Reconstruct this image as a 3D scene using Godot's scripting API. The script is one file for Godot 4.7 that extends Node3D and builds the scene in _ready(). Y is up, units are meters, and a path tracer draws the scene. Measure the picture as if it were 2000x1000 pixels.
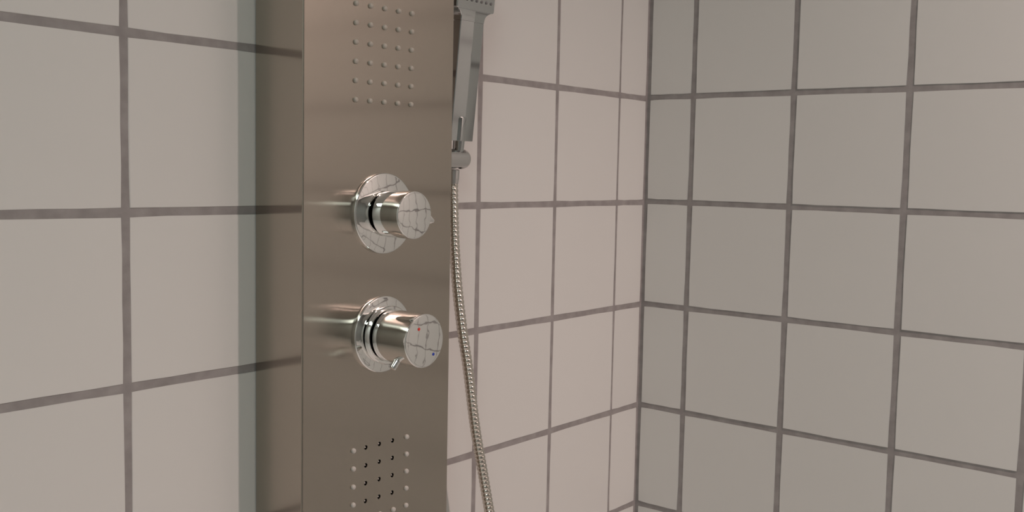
extends Node3D
# A tiled shower corner with a stainless shower panel. The corner where the two tiled walls meet runs along x = 0, z = 0;
# the panel wall is the plane z = 0 (x < 0), the other wall the plane x = 0 (z > 0). H is the height of the reference joint above the floor.

const H := 1.35            # height of the reference joint above the floor
const CEIL := 2.40
const ROOM_X := -2.60
const ROOM_Z := 2.60
const PITCH := 0.15
const PANEL_L := -0.6875
const PANEL_R := -0.4907
const PANEL_Z := 0.0695
const PANEL_CX := -0.589

var mats := {}
var rng := RandomNumberGenerator.new()
var tile_meshes := {}


func _ready() -> void:
	rng.seed = 7
	camera_and_light()
	materials()
	room()
	shower_panel()
	hand_shower()
	shower_hose()


# ------------------------------------------------------------------ camera, exposure, lamps
func camera_and_light() -> void:
	var cam := Camera3D.new()
	cam.name = "camera"
	cam.fov = 28.225
	cam.near = 0.02
	var right := Vector3(0.633672, 0.019942, 0.773345)
	var up := Vector3(0.051305, 0.996384, -0.067733)
	var back := Vector3(-0.771899, 0.082597, 0.630357)
	cam.transform = Transform3D(Basis(right, up, back), Vector3(-1.276577, H - 0.109483, 0.794449))
	add_child(cam)
	cam.current = true
	var we := WorldEnvironment.new()
	we.name = "world_environment"
	var e := Environment.new()
	e.background_mode = Environment.BG_COLOR
	e.background_color = Color.BLACK
	e.tonemap_mode = Environment.TONE_MAPPER_LINEAR
	e.tonemap_exposure = 1.0
	e.sdfgi_enabled = true
	e.ssao_enabled = true
	e.ssil_enabled = true
	we.environment = e
	add_child(we)
	# unseen lamps: warm spot casts the column shadow, neutral panel lights both tiled walls
	unseen_spot(Vector3(-0.314, CEIL, 1.40), Color(1.0, 0.89, 0.865), 2.7)
	unseen_panel_light(Vector3(-1.95, CEIL, 1.22), Vector2(0.6, 0.6), Color(0.94, 1.0, 0.985), 0.98)


func unseen_spot(at: Vector3, tint: Color, energy: float) -> void:
	var t := thing("unseen_ceiling_spot", "unseen round warm ceiling spot, placed to cast the column shadow", "lamp", at)  # out of view; placed for the shadow strip left of the column
	part("trim_ring", lathe([[0.030, -0.001], [0.030, -0.004], [0.034, -0.006], [0.044, -0.005], [0.046, 0.0]], 32), metal(Color(0.75, 0.75, 0.75), 0.3), t)
	var hang := Basis(Vector3(1, 0, 0), Vector3(0, 0, -1), Vector3(0, 1, 0))
	t.get_child(0).basis = hang
	var lens := part("lamp_lens", lathe([[0.0, -0.002], [0.029, -0.002], [0.029, 0.0]], 32), glow(tint, 4.0), t)
	lens.basis = hang
	var s := SpotLight3D.new()
	s.name = "spot_light"
	s.light_color = tint
	s.light_energy = energy
	s.light_size = 0.022
	s.spot_range = 8.0
	s.spot_attenuation = 2.0
	s.spot_angle = 64.0
	s.spot_angle_attenuation = 1.0
	s.shadow_enabled = true
	s.position = Vector3(0, -0.012, 0)
	s.basis = Basis.looking_at(Vector3(0.16, -1.0, -0.12), Vector3(0, 0, -1))
	t.add_child(s)


func unseen_panel_light(at: Vector3, size: Vector2, tint: Color, energy: float) -> void:
	var t := thing("unseen_ceiling_panel", "unseen square neutral ceiling light, placed to light both tiled walls", "lamp", at)  # out of view; position and strength set by how bright the walls come out
	for k in 4:
		var along: float = size.x + 0.03
		var b := MB.new()
		b.box(Vector3(-along / 2, -0.02, -0.0125), Vector3(along / 2, 0, 0.0125))
		var f := part("frame_rail", b.mesh(), metal(Color(0.8, 0.8, 0.8), 0.4), t)
		f.basis = Basis(Vector3.UP, k * PI / 2)
		f.position = f.basis.z * (size.x / 2 + 0.0125)
	var d := MB.new()
	d.box(Vector3(-size.x / 2, -0.012, -size.y / 2), Vector3(size.x / 2, 0, size.y / 2))
	part("light_diffuser", d.mesh(), glow(tint, 1.0), t)
	var a := AreaLight3D.new()
	a.name = "area_light"
	a.area_size = size
	a.light_color = tint
	a.light_energy = energy
	a.area_range = 8.0
	a.area_attenuation = 2.0
	a.shadow_enabled = true
	a.position = Vector3(0, -0.022, 0)
	a.rotation.x = -PI / 2
	t.add_child(a)


# ------------------------------------------------------------------ mesh building
class MB:
	var v := PackedVector3Array()
	var n := PackedVector3Array()
	var uv := PackedVector2Array()

	func tri(a: Vector3, b: Vector3, c: Vector3, na: Vector3, nb: Vector3, nc: Vector3, ua := Vector2.ZERO, ub := Vector2.ZERO, uc := Vector2.ZERO) -> void:
		if (b - a).cross(c - a).dot(na + nb + nc) > 0.0:
			v.append_array([a, c, b]); n.append_array([na, nc, nb]); uv.append_array([ua, uc, ub])
		else:
			v.append_array([a, b, c]); n.append_array([na, nb, nc]); uv.append_array([ua, ub, uc])

	func quad(a: Vector3, b: Vector3, c: Vector3, d: Vector3, na: Vector3, nb: Vector3, nc: Vector3, nd: Vector3, ua := Vector2.ZERO, ub := Vector2.ZERO, uc := Vector2.ZERO, ud := Vector2.ZERO) -> void:
		tri(a, b, c, na, nb, nc, ua, ub, uc)
		tri(a, c, d, na, nc, nd, ua, uc, ud)

	func flat(a: Vector3, b: Vector3, c: Vector3, d: Vector3, m: Vector3) -> void:
		quad(a, b, c, d, m, m, m, m, Vector2(0, 0), Vector2(1, 0), Vector2(1, 1), Vector2(0, 1))

	func box(lo: Vector3, hi: Vector3) -> void:
		for k in 3:
			var i := Vector3.ZERO; var j := Vector3.ZERO; var m := Vector3.ZERO
			m[k] = 1.0; i[(k + 1) % 3] = hi[(k + 1) % 3] - lo[(k + 1) % 3]; j[(k + 2) % 3] = hi[(k + 2) % 3] - lo[(k + 2) % 3]
			flat(lo, lo + i, lo + i + j, lo + j, -m)
			flat(hi, hi - i, hi - i - j, hi - j, m)

	func mesh() -> ArrayMesh:
		var a := []
		a.resize(Mesh.ARRAY_MAX)
		a[Mesh.ARRAY_VERTEX] = v
		a[Mesh.ARRAY_NORMAL] = n
		a[Mesh.ARRAY_TEX_UV] = uv
		var m := ArrayMesh.new()
		m.add_surface_from_arrays(Mesh.PRIMITIVE_TRIANGLES, a)
		return m


# A profile of [radius, height] turned round z. Corners sharper than 35 degrees stay crisp. dents (metres) ripples the faces that look along z, as thin chromed sheet does.
func lathe(profile: Array, seg := 48, dents := 0.0, dent_seed := 1) -> ArrayMesh:
	var b := MB.new()
	var noise := FastNoiseLite.new()
	noise.seed = dent_seed
	noise.noise_type = FastNoiseLite.TYPE_SIMPLEX_SMOOTH
	noise.frequency = 1.0
	noise.fractal_octaves = 2
	var en := []
	for i in profile.size() - 1:
		var dr: float = profile[i + 1][0] - profile[i][0]
		var dz: float = profile[i + 1][1] - profile[i][1]
		en.append(Vector2(dz, -dr).normalized())
	# outward: the side that points away from the middle of the profile
	var mid := Vector2.ZERO
	for q in profile:
		mid += Vector2(q[0] * 0.35, q[1]) / profile.size()
	var s := 0.0
	for i in en.size():
		s += en[i].dot(Vector2((profile[i][0] + profile[i + 1][0]) / 2, (profile[i][1] + profile[i + 1][1]) / 2) - mid) * Vector2(profile[i + 1][0] - profile[i][0], profile[i + 1][1] - profile[i][1]).length()
	if s < 0.0:
		for i in en.size():
			en[i] = -en[i]
	for i in en.size():
		var n0: Vector2 = en[i]
		var n1: Vector2 = en[i]
		if i > 0 and en[i - 1].dot(en[i]) > 0.82:
			n0 = (en[i - 1] + en[i]).normalized()
		if i < en.size() - 1 and en[i + 1].dot(en[i]) > 0.82:
			n1 = (en[i + 1] + en[i]).normalized()
		for k in seg:
			var a := TAU * k / seg
			var c := TAU * (k + 1) / seg
			var ps := []
			var ns := []
			for q in [[i, a, n0], [i + 1, a, n1], [i + 1, c, n1], [i, c, n0]]:
				var r: float = profile[q[0]][0]
				var p := Vector3(r * cos(q[1]), r * sin(q[1]), profile[q[0]][1])
				var m := Vector3(q[2].x * cos(q[1]), q[2].x * sin(q[1]), q[2].y)
				if dents > 0.0 and absf(m.z) > 0.9:
					var f := 70.0
					var h := noise.get_noise_2d(p.x * f, p.y * f)
					var hx := noise.get_noise_2d((p.x + 0.0004) * f, p.y * f)
					var hy := noise.get_noise_2d(p.x * f, (p.y + 0.0004) * f)
					m = (m - Vector3(hx - h, hy - h, 0) / 0.0004 * dents).normalized()
				ps.append(p); ns.append(m)
			if profile[i][0] < 1e-7:
				b.tri(ps[0], ps[1], ps[2], ns[0], ns[1], ns[2])
			elif profile[i + 1][0] < 1e-7:
				b.tri(ps[0], ps[1], ps[3], ns[0], ns[1], ns[3])
			else:
				b.quad(ps[0], ps[1], ps[2], ps[3], ns[0], ns[1], ns[2], ns[3])
	return b.mesh()


# Cross-sections (arrays of Vector3, same count) joined along their order, flat facets, both ends closed.
func loft(rings: Array) -> ArrayMesh:
	var b := MB.new()
	var count: int = rings[0].size()
	for k in rings.size() - 1:
		var mid := Vector3.ZERO
		for p in rings[k]:
			mid += p / count
		for i in count:
			var p0: Vector3 = rings[k][i]
			var p1: Vector3 = rings[k][(i + 1) % count]
			var p2: Vector3 = rings[k + 1][(i + 1) % count]
			var p3: Vector3 = rings[k + 1][i]
			var m := (p2 - p0).cross(p3 - p1).normalized()
			if m.dot((p0 + p1) / 2 - mid) < 0:
				m = -m
			b.flat(p0, p1, p2, p3, m)
	for e in [0, rings.size() - 1]:
		var mid := Vector3.ZERO
		for p in rings[e]:
			mid += p / count
		var other: Vector3 = rings[1][0] if e == 0 else rings[e - 1][0]
		var m: Vector3 = (rings[e][1] - rings[e][0]).cross(rings[e][2] - rings[e][0]).normalized()
		if m.dot(rings[e][0] - other) < 0:
			m = -m
		for i in count:
			b.tri(mid, rings[e][i], rings[e][(i + 1) % count], m, m, m)
	return b.mesh()


func numbered(called: String) -> String:
	if not has_node(called):
		return called
	var k := 1
	while has_node("%s_%03d" % [called, k]):
		k += 1
	return "%s_%03d" % [called, k]


func thing(called: String, label: String, category: String, at := Vector3.ZERO) -> Node3D:
	var o := Node3D.new()
	o.name = numbered(called)
	o.position = at
	o.set_meta("label", label)
	o.set_meta("category", category)
	add_child(o)
	return o


func part(called: String, m: Mesh, material: Material, parent: Node, label := "") -> MeshInstance3D:
	var o := MeshInstance3D.new()
	o.name = called
	o.mesh = m
	o.material_override = material
	if label:
		o.set_meta("label", label)
	parent.add_child(o, true)
	return o


func structure(called: String, m: Mesh, material: Material, label: String, category: String) -> MeshInstance3D:
	var o := part(called, m, material, self, label)
	o.set_meta("category", category)
	o.set_meta("kind", "structure")
	return o


# ------------------------------------------------------------------ materials
func lin(r: float, g: float, b: float) -> Color:
	return Color(r, g, b).linear_to_srgb()


func metal(c: Color, rough: float) -> StandardMaterial3D:
	var m := StandardMaterial3D.new()
	m.albedo_color = c.linear_to_srgb()
	m.metallic = 1.0
	m.roughness = rough
	return m


func dull(c: Color, rough: float, spec := 0.5) -> StandardMaterial3D:
	var m := StandardMaterial3D.new()
	m.albedo_color = c.linear_to_srgb()
	m.roughness = rough
	m.metallic_specular = spec
	return m


func glow(c: Color, energy: float) -> StandardMaterial3D:
	var m := StandardMaterial3D.new()
	m.albedo_color = Color(0.9, 0.9, 0.9)
	m.emission_enabled = true
	m.emission = c
	m.emission_energy_multiplier = energy
	return m


func noise_ramp(freq: float, seed_: int, a: Color, b: Color) -> NoiseTexture2D:
	var n := FastNoiseLite.new()
	n.seed = seed_
	n.frequency = freq
	n.fractal_octaves = 4
	var t := NoiseTexture2D.new()
	t.width = 512
	t.height = 512
	t.seamless = true
	t.noise = n
	var g := Gradient.new()
	g.set_color(0, a.linear_to_srgb())
	g.set_color(1, b.linear_to_srgb())
	t.color_ramp = g
	return t


func materials() -> void:
	for k in 4:
		var f: float = [1.0, 0.985, 1.012, 0.993][k]
		mats["tile%d" % k] = dull(Color(0.695 * f, 0.69 * f, 0.665 * f), 0.34, 0.45)
	var g := dull(Color.WHITE, 0.9, 0.3)
	g.albedo_texture = noise_ramp(0.02, 3, Color(0.275, 0.256, 0.25), Color(0.375, 0.352, 0.344))
	g.uv1_triplanar = true
	g.uv1_world_triplanar = true
	g.uv1_scale = Vector3(4, 4, 4)
	mats.grout = g
	mats.plaster = dull(Color(0.66, 0.655, 0.63), 0.8)
	mats.far_wall = dull(Color(0.36, 0.36, 0.35), 0.8)  # unseen wall, dark so less light returns to the column wall
	mats.floor = dull(Color(0.74, 0.735, 0.72), 0.5)  # unseen floor, pale so light bounces up the lower tiles
	var s := metal(Color(0.455, 0.41, 0.355), 0.17)
	s.anisotropy_enabled = true
	s.anisotropy = 1.0
	mats.steel = s
	mats.steel_plain = metal(Color(0.455, 0.41, 0.355), 0.55)
	mats.chrome = metal(Color(0.80, 0.80, 0.78), 0.035)
	mats.satin = metal(Color(0.62, 0.61, 0.60), 0.28)
	mats.handset = metal(Color(0.50, 0.515, 0.51), 0.08)
	mats.hose = metal(Color(0.66, 0.62, 0.56), 0.14)
	mats.zinc = metal(Color(0.50, 0.50, 0.49), 0.45)
	mats.nub = dull(Color(0.43, 0.40, 0.35), 0.45)
	mats.nub_pale = dull(Color(0.50, 0.475, 0.44), 0.5)
	mats.nub_head = dull(Color(0.16, 0.155, 0.155), 0.6)
	mats.red = dull(Color(0.62, 0.03, 0.02), 0.35)
	mats.blue = dull(Color(0.02, 0.05, 0.36), 0.35)


# ------------------------------------------------------------------ room
# Tile with slightly uneven edges, 48 triangles, face at z = 0, rounded arrises.
func tile_mesh(w: float, h: float, kind: int) -> ArrayMesh:
	var key := "%d %d %d" % [roundi(w * 10000), roundi(h * 10000), kind]
	if tile_meshes.has(key):
		return tile_meshes[key]
	var r := RandomNumberGenerator.new()
	r.seed = 100 + kind
	var b := MB.new()
	var outer := []
	var cut := 0.0007
	for side in 4:
		for k in 4:
			var t := k / 4.0
			var wob := r.randf_range(-0.00035, 0.00035) if k > 0 else cut
			var half := Vector2(w, h) / 2
			var corners := [Vector2(-1, -1), Vector2(1, -1), Vector2(1, 1), Vector2(-1, 1)]
			var p: Vector2 = (corners[side] * half).lerp(corners[(side + 1) % 4] * half, t)
			var inward := [Vector2(0, 1), Vector2(-1, 0), Vector2(0, -1), Vector2(1, 0)]
			p += inward[side] * wob
			if k == 0:
				p += inward[(side + 3) % 4] * cut
			outer.append(p)
	var count := outer.size()
	var z := Vector3(0, 0, 1)
	for i in count:
		var o0: Vector2 = outer[i]
		var o1: Vector2 = outer[(i + 1) % count]
		var out0 := Vector3(o0.x / w, o0.y / h, 0)
		out0 = Vector3(signf(out0.x) if absf(out0.x) > 0.48 else 0.0, signf(out0.y) if absf(out0.y) > 0.48 else 0.0, 0).normalized()
		var out1 := Vector3(o1.x / w, o1.y / h, 0)
		out1 = Vector3(signf(out1.x) if absf(out1.x) > 0.48 else 0.0, signf(out1.y) if absf(out1.y) > 0.48 else 0.0, 0).normalized()
		var inset := 0.0013
		var a := Vector3(o0.x, o0.y, -0.0025)
		var c := Vector3(o1.x, o1.y, -0.0025)
		var a2 := Vector3(o0.x, o0.y, 0) - out0 * inset
		var c2 := Vector3(o1.x, o1.y, 0) - out1 * inset
		b.quad(a, c, c2, a2, (out0 + z * 0.35).normalized(), (out1 + z * 0.35).normalized(), z, z)
		b.tri(Vector3.ZERO, a2, c2, z, z, z)
	tile_meshes[key] = b.mesh()
	return tile_meshes[key]


# us: [joint centre, joint width] along the wall; vs the same in height; place(u, v) puts a tile whose face looks along the wall's normal.
func tiles(wall: Node3D, us: Array, vs: Array, turn: Basis, along: Vector3) -> void:
	for i in us.size() - 1:
		for j in vs.size() - 1:
			var u0: float = us[i][0] + us[i][1] / 2
			var u1: float = us[i + 1][0] - us[i + 1][1] / 2
			var v0: float = vs[j][0] + vs[j][1] / 2
			var v1: float = vs[j + 1][0] - vs[j + 1][1] / 2
			if u1 - u0 < 0.01:
				continue
			var t := part("tile", tile_mesh(u1 - u0, v1 - v0, rng.randi() % 5), mats["tile%d" % (rng.randi() % 4)], wall)
			t.basis = turn * Basis.from_euler(Vector3(rng.randf_range(-0.0015, 0.0015), rng.randf_range(-0.0015, 0.0015), rng.randf_range(-0.002, 0.002)))
			t.position = along * ((u0 + u1) / 2) + Vector3.UP * ((v0 + v1) / 2)
			t.position += turn.z * rng.randf_range(-0.0002, 0.0002)


func row_joints(offs: Dictionary) -> Array:
	var vs := [[0.0, 0.004]]
	for row in range(8, -7, -1):
		vs.append([H - row * PITCH + offs.get(row, 0.0), 0.0055])
	vs.append([CEIL, 0.004])
	return vs


func slab(called: String, lo: Vector3, hi: Vector3, material: Material, label: String, category: String) -> MeshInstance3D:
	var b := MB.new()
	b.box(lo, hi)
	return structure(called, b.mesh(), material, label, category)


func room() -> void:
	var d := 0.0007
	slab("floor", Vector3(ROOM_X - 0.1, -0.1, -0.1), Vector3(0.1, 0, ROOM_Z + 0.1), mats.floor, "pale floor out of view, lightened to bounce light up the tiled walls", "floor")
	slab("ceiling", Vector3(ROOM_X - 0.1, CEIL, -0.1), Vector3(0.1, CEIL + 0.1, ROOM_Z + 0.1), mats.plaster, "plain pale ceiling over the shower corner", "ceiling")
	slab("wall_left", Vector3(ROOM_X - 0.1, 0, -0.1), Vector3(ROOM_X, CEIL, ROOM_Z + 0.1), mats.plaster, "plain wall out of view, kept pale to brighten the right tiled wall", "wall")  # unseen wall, pale so it throws light onto the right wall
	slab("wall_front", Vector3(ROOM_X, 0, ROOM_Z), Vector3(0.1, CEIL, ROOM_Z + 0.1), mats.far_wall, "plain wall out of view opposite the shower column, greyed to dim the column wall", "wall")
	var back := slab("wall_back", Vector3(ROOM_X, 0, -0.1), Vector3(0.1, CEIL, -d), mats.grout, "white square-tiled wall that carries the steel shower column", "wall")
	var right := slab("wall_right", Vector3(d, 0, -d), Vector3(0.1, CEIL, ROOM_Z), mats.grout, "white square-tiled wall without fittings, beside the shower column wall", "wall")
	# joints of the panel wall, counted from the corner
	var us := [[-0.001, 0.0055], [-0.0721, 0.0030], [-0.2175, 0.0046], [-0.3680, 0.0058]]
	for k in range(3, 17):
		var x := -0.0689 - PITCH * k
		if k >= 3:
			us.append([x, 0.0054])
	us.append([ROOM_X, 0.004])
	us.reverse()
	tiles(back, us, row_joints({0: -0.0004, 1: -0.0004, 2: -0.0003, 3: -0.0006}), Basis.IDENTITY, Vector3.RIGHT)
	var zs := [[0.001, 0.0055], [0.0748, 0.0058], [0.2238, 0.0060], [0.3731, 0.0064], [0.5224, 0.0064]]
	for k in range(4, 17):
		zs.append([0.0737 + PITCH * k, 0.0058])
	zs.append([ROOM_Z, 0.004])
	tiles(right, zs, row_joints({0: 0.0013, 1: 0.0014, 2: 0.0006, 3: -0.0004}), Basis(Vector3.UP, -PI / 2), Vector3(0, 0, 1))


# ------------------------------------------------------------------ shower panel
func panel_shell(y0: float, y1: float) -> ArrayMesh:
	var r := 0.0016
	var back := 0.0012
	var prof := []      # [x, z, nx, nz]
	prof.append([PANEL_L, back, -1.0, 0.0])
	for k in 7:
		var a := PI - PI / 2 * k / 6
		prof.append([PANEL_L + r + r * cos(a), PANEL_Z - r + r * sin(a), cos(a), sin(a)])
	for k in 7:
		var a := PI / 2 - PI / 2 * k / 6
		prof.append([PANEL_R - r + r * cos(a), PANEL_Z - r + r * sin(a), cos(a), sin(a)])
	prof.append([PANEL_R, back, 1.0, 0.0])
	var b := MB.new()
	var s := 0.0
	for i in prof.size() - 1:
		var p: Array = prof[i]
		var q: Array = prof[i + 1]
		var ds := Vector2(q[0] - p[0], q[1] - p[1]).length()
		var n0 := Vector3(p[2], 0, p[3])
		var n1 := Vector3(q[2], 0, q[3])
		if ds > 0.1:
			# the front, pierced by the lower jets
			var hw := 0.0090
			var hh := 0.008925
			var xa := PANEL_CX - 3 * hw
			var xb := PANEL_CX + 3 * hw
			var yb := -0.3810 + hh
			var ya := yb - 8 * hh
			var u: float = s - p[0]
			for k in [[p[0], xa, y0, y1], [xb, q[0], y0, y1], [xa, xb, y0, ya], [xa, xb, yb, y1]]:
				b.quad(Vector3(k[0], k[2], PANEL_Z), Vector3(k[1], k[2], PANEL_Z), Vector3(k[1], k[3], PANEL_Z), Vector3(k[0], k[3], PANEL_Z), n0, n0, n0, n0,
					Vector2(u + k[0], k[2]), Vector2(u + k[1], k[2]), Vector2(u + k[1], k[3]), Vector2(u + k[0], k[3]))
			for col in 3:
				for row in 4:
					pierced(b, Vector3(PANEL_CX + (col - 1) * 0.0180 - 0.0016, -0.3810 - row * 0.01785, PANEL_Z), 0.0016, hw, hh, 0.0022, u)
		else:
			b.quad(Vector3(p[0], y0, p[1]), Vector3(q[0], y0, q[1]), Vector3(q[0], y1, q[1]), Vector3(p[0], y1, p[1]), n0, n1, n1, n0,
				Vector2(s, y0), Vector2(s + ds, y0), Vector2(s + ds, y1), Vector2(s, y1))
		s += ds
	return b.mesh()


# A cell of the front sheet with a round hole, off the cell's middle by dx, and the rim that shows the sheet's thickness.
func pierced(b: MB, at: Vector3, dx: float, hw: float, hh: float, r: float, u: float) -> void:
	var z := Vector3(0, 0, 1)
	for k in 24:
		var o := []
		var c := []
		var n := []
		for a in [TAU * k / 24, TAU * (k + 1) / 24]:
			var d := Vector3(cos(a), sin(a), 0)
			var m := maxf(absf(d.x), absf(d.y))
			o.append(at + Vector3(d.x / m * hw + dx, d.y / m * hh, 0))
			c.append(at + d * r)
			n.append(-d)
		b.quad(c[0], c[1], o[1], o[0], z, z, z, z, Vector2(u + c[0].x, c[0].y), Vector2(u + c[1].x, c[1].y), Vector2(u + o[1].x, o[1].y), Vector2(u + o[0].x, o[0].y))
		var deep := Vector3(0, 0, -0.0012)
		b.quad(c[0], c[1], c[1] + deep, c[0] + deep, n[0], n[1], n[1], n[0], Vector2(0, 0), Vector2(0.001, 0), Vector2(0.001, 0.001), Vector2(0, 0.001))


func nub(r: float, h: float) -> ArrayMesh:
	var prof := [[r, 0.0], [r * 0.97, h * 0.45]]
	for k in range(1, 6):
		var a := PI / 2 * k / 5
		prof.append([r * 0.97 * cos(a) if k < 5 else 0.0, h * 0.45 + h * 0.55 * sin(a)])
	return lathe(prof, 16)


# A rod along local y from 0 to len with rounded tip.
func rod(r0: float, r1: float, length: float) -> ArrayMesh:
	return lathe([[r0, 0.0], [r1, length - r1 * 0.35], [r1 * 0.9, length - r1 * 0.1], [r1 * 0.65, length], [0.0, length]], 24)


func shower_panel() -> void:
	var t := thing("shower_column", "brown-grey brushed stainless steel shower column on the white tiled wall", "shower column", Vector3(0, H, 0))
	var y0 := -0.78
	var y1 := 0.72
	part("panel_shell", panel_shell(y0, y1), mats.steel, t, "brushed stainless steel shell folded from one sheet")
	for y in [y0, y1]:
		var b := MB.new()
		b.box(Vector3(PANEL_L + 0.0004, y - 0.0008, 0.0012), Vector3(PANEL_R - 0.0004, y + 0.0008, PANEL_Z - 0.0004))
		part("end_cap", b.mesh(), mats.steel_plain, t)
	var bp := MB.new()
	bp.box(Vector3(PANEL_L + 0.006, y0 + 0.006, 0.0), Vector3(PANEL_R - 0.006, y1 - 0.006, 0.004))
	part("mounting_plate", bp.mesh(), mats.zinc, t)
	# body jets
	var nub_up := nub(0.0026, 0.0028)
	var nub_low := nub(0.0026, 0.0027)
	var nub_in := nub(0.0017, 0.0100)
	for j in range(-1, 6):
		for i in 5:
			var o := part("jet_nozzle", nub_up, mats.nub, t)
			o.position = Vector3(PANEL_CX + (i - 2) * 0.01825, 0.0437 - j * 0.01778, PANEL_Z - 0.0001)
	for j in 6:
		for i in 5:
			var inner: bool = i > 0 and i < 4 and j < 4
			var o := part("jet_nozzle", nub_in if inner else nub_low, mats.nub_pale, t, "jet nozzle sunk in a small hole" if inner else "")
			o.position = Vector3(PANEL_CX + (i - 2) * 0.0180 - (0.0016 if inner else 0.0), -0.3810 - j * 0.01785, PANEL_Z - (0.0105 if inner else 0.0001))
	# diverter knob: the knob is the part, rosette, neck and pointer hang on it
	var zf := PANEL_Z
	var k1 := part("diverter_knob", knob_mesh(0.0228, 0.0, 0.0346, 0.0013, 11), mats.chrome, t, "short chrome diverter knob with a plain mirror face")
	k1.position = Vector3(PANEL_CX, -0.1525, zf + 0.0090)
	rosette(k1, 0.0394, -0.0090, 21)
	var neck := part("neck", lathe([[0.0120, 0.0], [0.0120, 0.0052]], 40), mats.satin, k1)
	neck.position.z = -0.0050
	lever(k1, -11.0, 0.0258, 0.0205, 0.0352, 0.0088, 0.0020, "pointer_pin")
	# thermostat knob
	var k2 := part("thermostat_knob", knob_mesh(0.0258, 0.0, 0.0446, 0.0012, 12), mats.chrome, t, "long chrome thermostat knob with a red and a blue dot")
	k2.position = Vector3(PANEL_CX, -0.2710, zf + 0.0140)
	rosette(k2, 0.0378, -0.0140, 22)
	var collar := part("collar", lathe([[0.0262, 0.0], [0.0285, 0.0006], [0.0288, 0.0014], [0.0288, 0.0052], [0.0282, 0.0060], [0.021, 0.0062]], 56), mats.chrome, k2)
	collar.position.z = -0.0080
	neck = part("neck", lathe([[0.0150, 0.0], [0.0150, 0.0034]], 40), mats.satin, k2)
	neck.position.z = -0.0030
	lever(k2, -132.0, 0.0260, 0.0215, 0.0355, 0.0034, 0.0032, "lever_pin")
	for q in [[-0.0085, 0.0122, mats.red, "red dot for hot water"], [0.0117, -0.0140, mats.blue, "blue dot for cold water"]]:
		var dot := part("temperature_dot", lathe([[0.0015, 0.0], [0.0015, 0.0002], [0.0012, 0.00035], [0.0, 0.00035]], 16), q[2], k2, q[3])
		dot.position = Vector3(q[0], q[1], 0.0449 + 0.0012 * (1.0 - pow(Vector2(q[0], q[1]).length() / 0.0248, 2.0)) - 0.0002)
	# bracket for the hand shower on the narrow side
	var csg := CSGCombiner3D.new()
	csg.name = "hand_shower_holder"
	csg.set_meta("label", "round satin bracket stub for the hand shower")
	var body := CSGMesh3D.new()
	body.name = "stub"
	var prof := [[0.0, 0.0], [0.011, 0.0], [0.011, 0.0630]]
	for k in range(1, 7):
		var a := PI / 2 * k / 6
		prof.append([0.0045 + 0.0065 * cos(a), 0.0630 + 0.0075 * sin(a)])
	prof.append([0.0, 0.0705])
	body.mesh = lathe(prof, 40)
	body.material = mats.satin
	csg.add_child(body)
	var hole := CSGCylinder3D.new()
	hole.name = "bore"
	hole.radius = 0.0070
	hole.height = 0.06
	hole.sides = 32
	hole.operation = CSGShape3D.OPERATION_SUBTRACTION
	hole.material = mats.satin
	hole.transform = Transform3D(Basis(Vector3(1, 0, 0), HANDLE_LEAN).inverse(), Vector3.ZERO)
	csg.add_child(hole)
	t.add_child(csg)
	body.transform = Transform3D(Basis(Vector3(0, 0, -1), Vector3(0, 1, 0), Vector3(1, 0, 0)), Vector3(PANEL_R - HX - 0.0005, 0, 0))
	hole.transform = Transform3D(Basis(Vector3(1, 0, 0), HANDLE_LEAN), Vector3(0, 0, 0))
	csg.position = Vector3(HX, -0.0967, 0.0265)


const HX := -0.436
const HANDLE_LEAN := 0.102   # the hand shower leans forward


func knob_mesh(r: float, z0: float, z1: float, crown: float, seed_: int) -> ArrayMesh:
	var prof := [[r - 0.006, z0], [r - 0.0009, z0], [r - 0.0002, z0 + 0.0004], [r, z0 + 0.0011]]
	for k in range(1, 5):
		prof.append([r, lerpf(z0 + 0.0011, z1 - 0.0012, k / 4.0)])
	for k in range(1, 6):
		var a := PI / 2 * k / 5
		prof.append([r - 0.0010 + 0.0010 * cos(a), z1 - 0.0012 + 0.0012 * sin(a)])
	for k in range(1, 15):
		var q := 1.0 - k / 14.0
		prof.append([(r - 0.0010) * q if k < 14 else 0.0, z1 + crown * (1.0 - q * q)])
	return lathe(prof, 72, 0.00004, seed_)


func rosette(knob: Node3D, r: float, zback: float, seed_: int) -> void:
	var prof := [[r, 0.0], [r, 0.0022]]
	for k in range(1, 6):
		var a := PI / 2 * k / 5
		prof.append([r - 0.0016 + 0.0016 * cos(a), 0.0022 + 0.0014 * sin(a)])
	for k in range(1, 13):
		var q := k / 12.0
		prof.append([lerpf(r - 0.0016, 0.012, q), 0.0036 + 0.0032 * (1.0 - pow(lerpf(r - 0.0016, 0.012, q) / (r - 0.0016), 2.0))])
	var o := part("rosette", lathe(prof, 72, 0.00004, seed_), mats.chrome, knob, "thin round chrome wall plate behind the knob")
	o.position.z = zback


func lever(knob: Node3D, deg: float, z: float, r0: float, r1: float, w0: float, w1: float, called: String) -> void:
	var a := deg_to_rad(deg)
	var o := part(called, rod(w0, w1, r1 - r0), mats.chrome, knob)
	var d := Vector3(cos(a), sin(a), 0)
	o.transform = Transform3D(Basis(Vector3(0, 0, 1).cross(d) * -1.0, Vector3(0, 0, 1), d), d * r0 + Vector3(0, 0, z))
	o.basis = Basis(d.cross(Vector3(0, 0, 1)), Vector3(0, 0, 1), d).orthonormalized()
	if o.basis.determinant() < 0:
		o.basis.x = -o.basis.x


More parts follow.
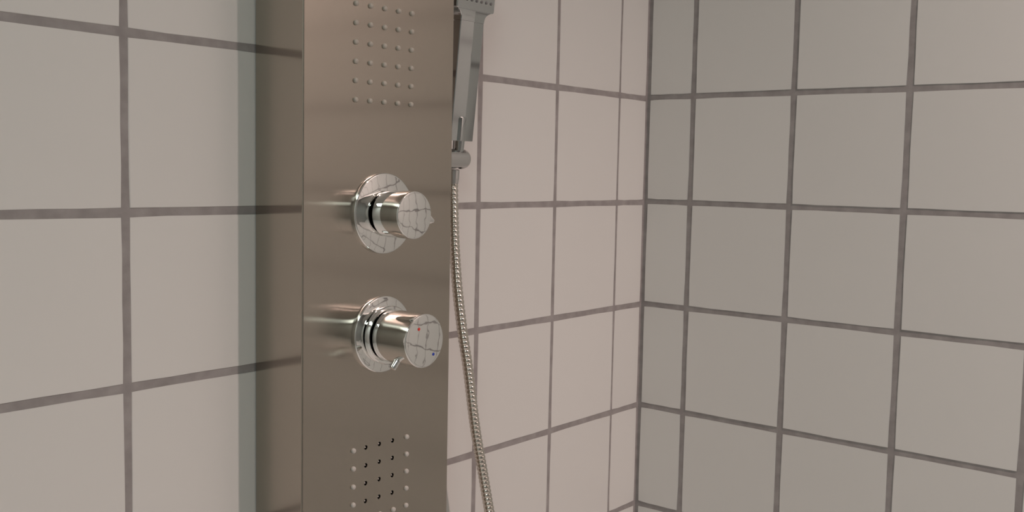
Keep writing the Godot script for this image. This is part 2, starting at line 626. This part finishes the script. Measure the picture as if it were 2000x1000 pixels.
# ------------------------------------------------------------------ hand shower and hose
func section(w: float, rise: float, t: float, y: float, dz := 0.0) -> Array:
	var c := 0.0022
	return [Vector3(-w, y, -t + c + dz), Vector3(-w, y, -rise - 0.0006 + dz), Vector3(-w + 0.0008, y, -rise + dz), Vector3(-0.0004, y, dz), Vector3(0.0004, y, dz), Vector3(w - 0.0008, y, -rise + dz), Vector3(w, y, -rise - 0.0006 + dz), Vector3(w, y, -t + c + dz), Vector3(w - c, y, -t + dz), Vector3(-w + c, y, -t + dz)]


func hand_shower() -> void:
	var t := thing("hand_shower", "flat chrome hand shower hanging beside the steel shower column in its bracket", "hand shower", Vector3(HX, H - 0.0770, 0.0357))
	t.basis = Basis(Vector3(1, 0, 0), HANDLE_LEAN)
	part("handle", loft([section(0.0184, 0.0026, 0.0150, 0.0), section(0.0186, 0.0026, 0.0160, 0.06), section(0.0191, 0.0026, 0.0165, 0.1285)]), mats.handset, t, "flat chrome handle with a centre ridge")
	var rings := [section(0.0180, 0.0031, 0.0155, 0.1280), section(0.0180, 0.0031, 0.0155, 0.1291), section(0.0191, 0.0026, 0.0165, 0.1293)]
	for k in range(1, 9):
		var q := k / 8.0
		rings.append(section(lerpf(0.0192, 0.0296, pow(q, 3.5)), lerpf(0.0026, 0.0012, q), 0.0165, 0.1300 + 0.0118 * q))
	part("neck", loft(rings), mats.handset, t)
	var b := []
	for q in [[0.0290, 0.1412], [0.0304, 0.1424], [0.0306, 0.1440], [0.0306, 0.2030], [0.0290, 0.2060]]:
		var w: float = q[0]
		b.append([Vector3(-w, q[1], -0.0150), Vector3(-w, q[1], -0.0004), Vector3(-w + 0.0012, q[1], 0.0008), Vector3(w - 0.0012, q[1], 0.0008), Vector3(w, q[1], -0.0004), Vector3(w, q[1], -0.0150), Vector3(w - 0.002, q[1], -0.0170), Vector3(-w + 0.002, q[1], -0.0170)])
	var head := part("shower_head", loft(b), mats.handset, t)
	var n := nub(0.0017, 0.0010)
	for j in 7:
		for i in 7:
			var o := part("spray_nozzle", n, mats.nub_head, head)
			o.position = Vector3((i - 3) * 0.0078, 0.1515 + j * 0.0078, 0.0008)
	var s := part("hose_socket", lathe([[0.0, 0.0], [0.0086, 0.0], [0.0086, 0.0245], [0.0080, 0.0258], [0.0066, 0.0264], [0.0, 0.0264]], 32), mats.handset, t)
	s.transform = Transform3D(Basis(Vector3(1, 0, 0), Vector3(0, 0, -1), Vector3(0, 1, 0)), Vector3(-0.0036, 0.0002, -0.0073))
	var cn := part("hose_connector", lathe([[0.0, 0.0], [0.0056, 0.0], [0.0066, 0.0285], [0.0, 0.0285]], 32), mats.handset, t)
	cn.transform = Transform3D(Basis(Vector3(1, 0, 0), Vector3(0, 0, -1), Vector3(0, 1, 0)), Vector3(0, -0.0285, -0.0068))


func shower_hose() -> void:
	var t := thing("shower_hose", "ribbed metal shower hose hanging down beside the steel shower column", "hose", Vector3(0, H, 0))
	var pts := PackedVector3Array([Vector3(-0.4350, -0.1085, 0.0200), Vector3(-0.4359, -0.1250, 0.0205), Vector3(-0.4371, -0.1478, 0.0225), Vector3(-0.4394, -0.1876, 0.0270), Vector3(-0.4430, -0.2383, 0.0360),
		Vector3(-0.4395, -0.2897, 0.0420), Vector3(-0.4340, -0.3304, 0.0460), Vector3(-0.4247, -0.3985, 0.0500), Vector3(-0.4145, -0.4448, 0.0520), Vector3(-0.4028, -0.5007, 0.0550),
		Vector3(-0.385, -0.585, 0.060), Vector3(-0.372, -0.680, 0.064), Vector3(-0.378, -0.780, 0.062), Vector3(-0.410, -0.855, 0.056), Vector3(-0.460, -0.885, 0.048), Vector3(-0.512, -0.860, 0.040), Vector3(-0.530, -0.810, 0.036), Vector3(-0.532, -0.7805, 0.035)])
	var curve := Curve3D.new()
	curve.bake_interval = 0.002
	for i in pts.size():
		var m := (pts[mini(i + 1, pts.size() - 1)] - pts[maxi(i - 1, 0)]) / 6.0
		curve.add_point(pts[i], -m, m)
	part("coil", coil_mesh(curve, 0.0165, curve.get_baked_length() - 0.012), mats.hose, t)
	part("hose_nut", tube_mesh(curve, [[0.0, 0.0068], [0.001, 0.0072], [0.010, 0.0070], [0.0160, 0.0061], [0.0168, 0.0054]]), mats.satin, t)
	var ln := curve.get_baked_length()
	part("hose_nut", tube_mesh(curve, [[ln - 0.0135, 0.0056], [ln - 0.0125, 0.0072], [ln - 0.001, 0.0072], [ln, 0.0066]]), mats.satin, t)


func frame_at(curve: Curve3D, s: float) -> Transform3D:
	var p := curve.sample_baked(s, true)
	var d := (curve.sample_baked(minf(s + 0.003, curve.get_baked_length()), true) - curve.sample_baked(maxf(s - 0.003, 0.0), true)).normalized()
	var x := Vector3(0, 0, 1).cross(d).normalized()
	return Transform3D(Basis(x, d.cross(x), d), p)


func tube_mesh(curve: Curve3D, steps: Array) -> ArrayMesh:
	var b := MB.new()
	var seg := 28
	for k in steps.size() - 1:
		var f0 := frame_at(curve, steps[k][0])
		var f1 := frame_at(curve, steps[k + 1][0])
		var tilt: float = -(steps[k + 1][1] - steps[k][1]) / (steps[k + 1][0] - steps[k][0])
		for i in seg:
			var v := []
			var n := []
			for q in [[f0, steps[k][1], i], [f1, steps[k + 1][1], i], [f1, steps[k + 1][1], i + 1], [f0, steps[k][1], i + 1]]:
				var a: float = TAU * q[2] / seg
				var r: Vector3 = q[0].basis.x * cos(a) + q[0].basis.y * sin(a)
				v.append(q[0].origin + r * q[1])
				n.append((r + q[0].basis.z * tilt).normalized())
			b.quad(v[0], v[1], v[2], v[3], n[0], n[1], n[2], n[3])
	return b.mesh()


# A helical strip: rounded ribs 5.2 mm apart that climb once round per rib.
func coil_mesh(curve: Curve3D, s0: float, s1: float) -> ArrayMesh:
	var pitch := 0.0052
	var seg := 20
	var per := 8
	var steps := int((s1 - s0) / pitch * per)
	var b := MB.new()
	var rows := []
	for k in steps + 1:
		var s := s0 + (s1 - s0) * k / steps
		var f := frame_at(curve, s)
		var vs := []
		var ns := []
		for i in seg + 1:
			var a := TAU * i / seg
			var ph := fposmod((s - s0) / pitch + float(i) / seg, 1.0)
			var rise := pow(absf(sin(PI * ph)), 0.7)
			var e := 0.01
			var slope := (pow(absf(sin(PI * (ph + e))), 0.7) - pow(absf(sin(PI * (ph - e))), 0.7)) / (2 * e) * 0.0010 / pitch
			var d := f.basis.x * cos(a) + f.basis.y * sin(a)
			vs.append(f.origin + d * (0.0051 + 0.0010 * rise))
			ns.append((d - f.basis.z * clampf(slope, -1.6, 1.6)).normalized())
		rows.append([vs, ns])
	for k in steps:
		for i in seg:
			var r: Array = rows[k]
			var q: Array = rows[k + 1]
			b.quad(r[0][i], q[0][i], q[0][i + 1], r[0][i + 1], r[1][i], q[1][i], q[1][i + 1], r[1][i + 1])
	return b.mesh()
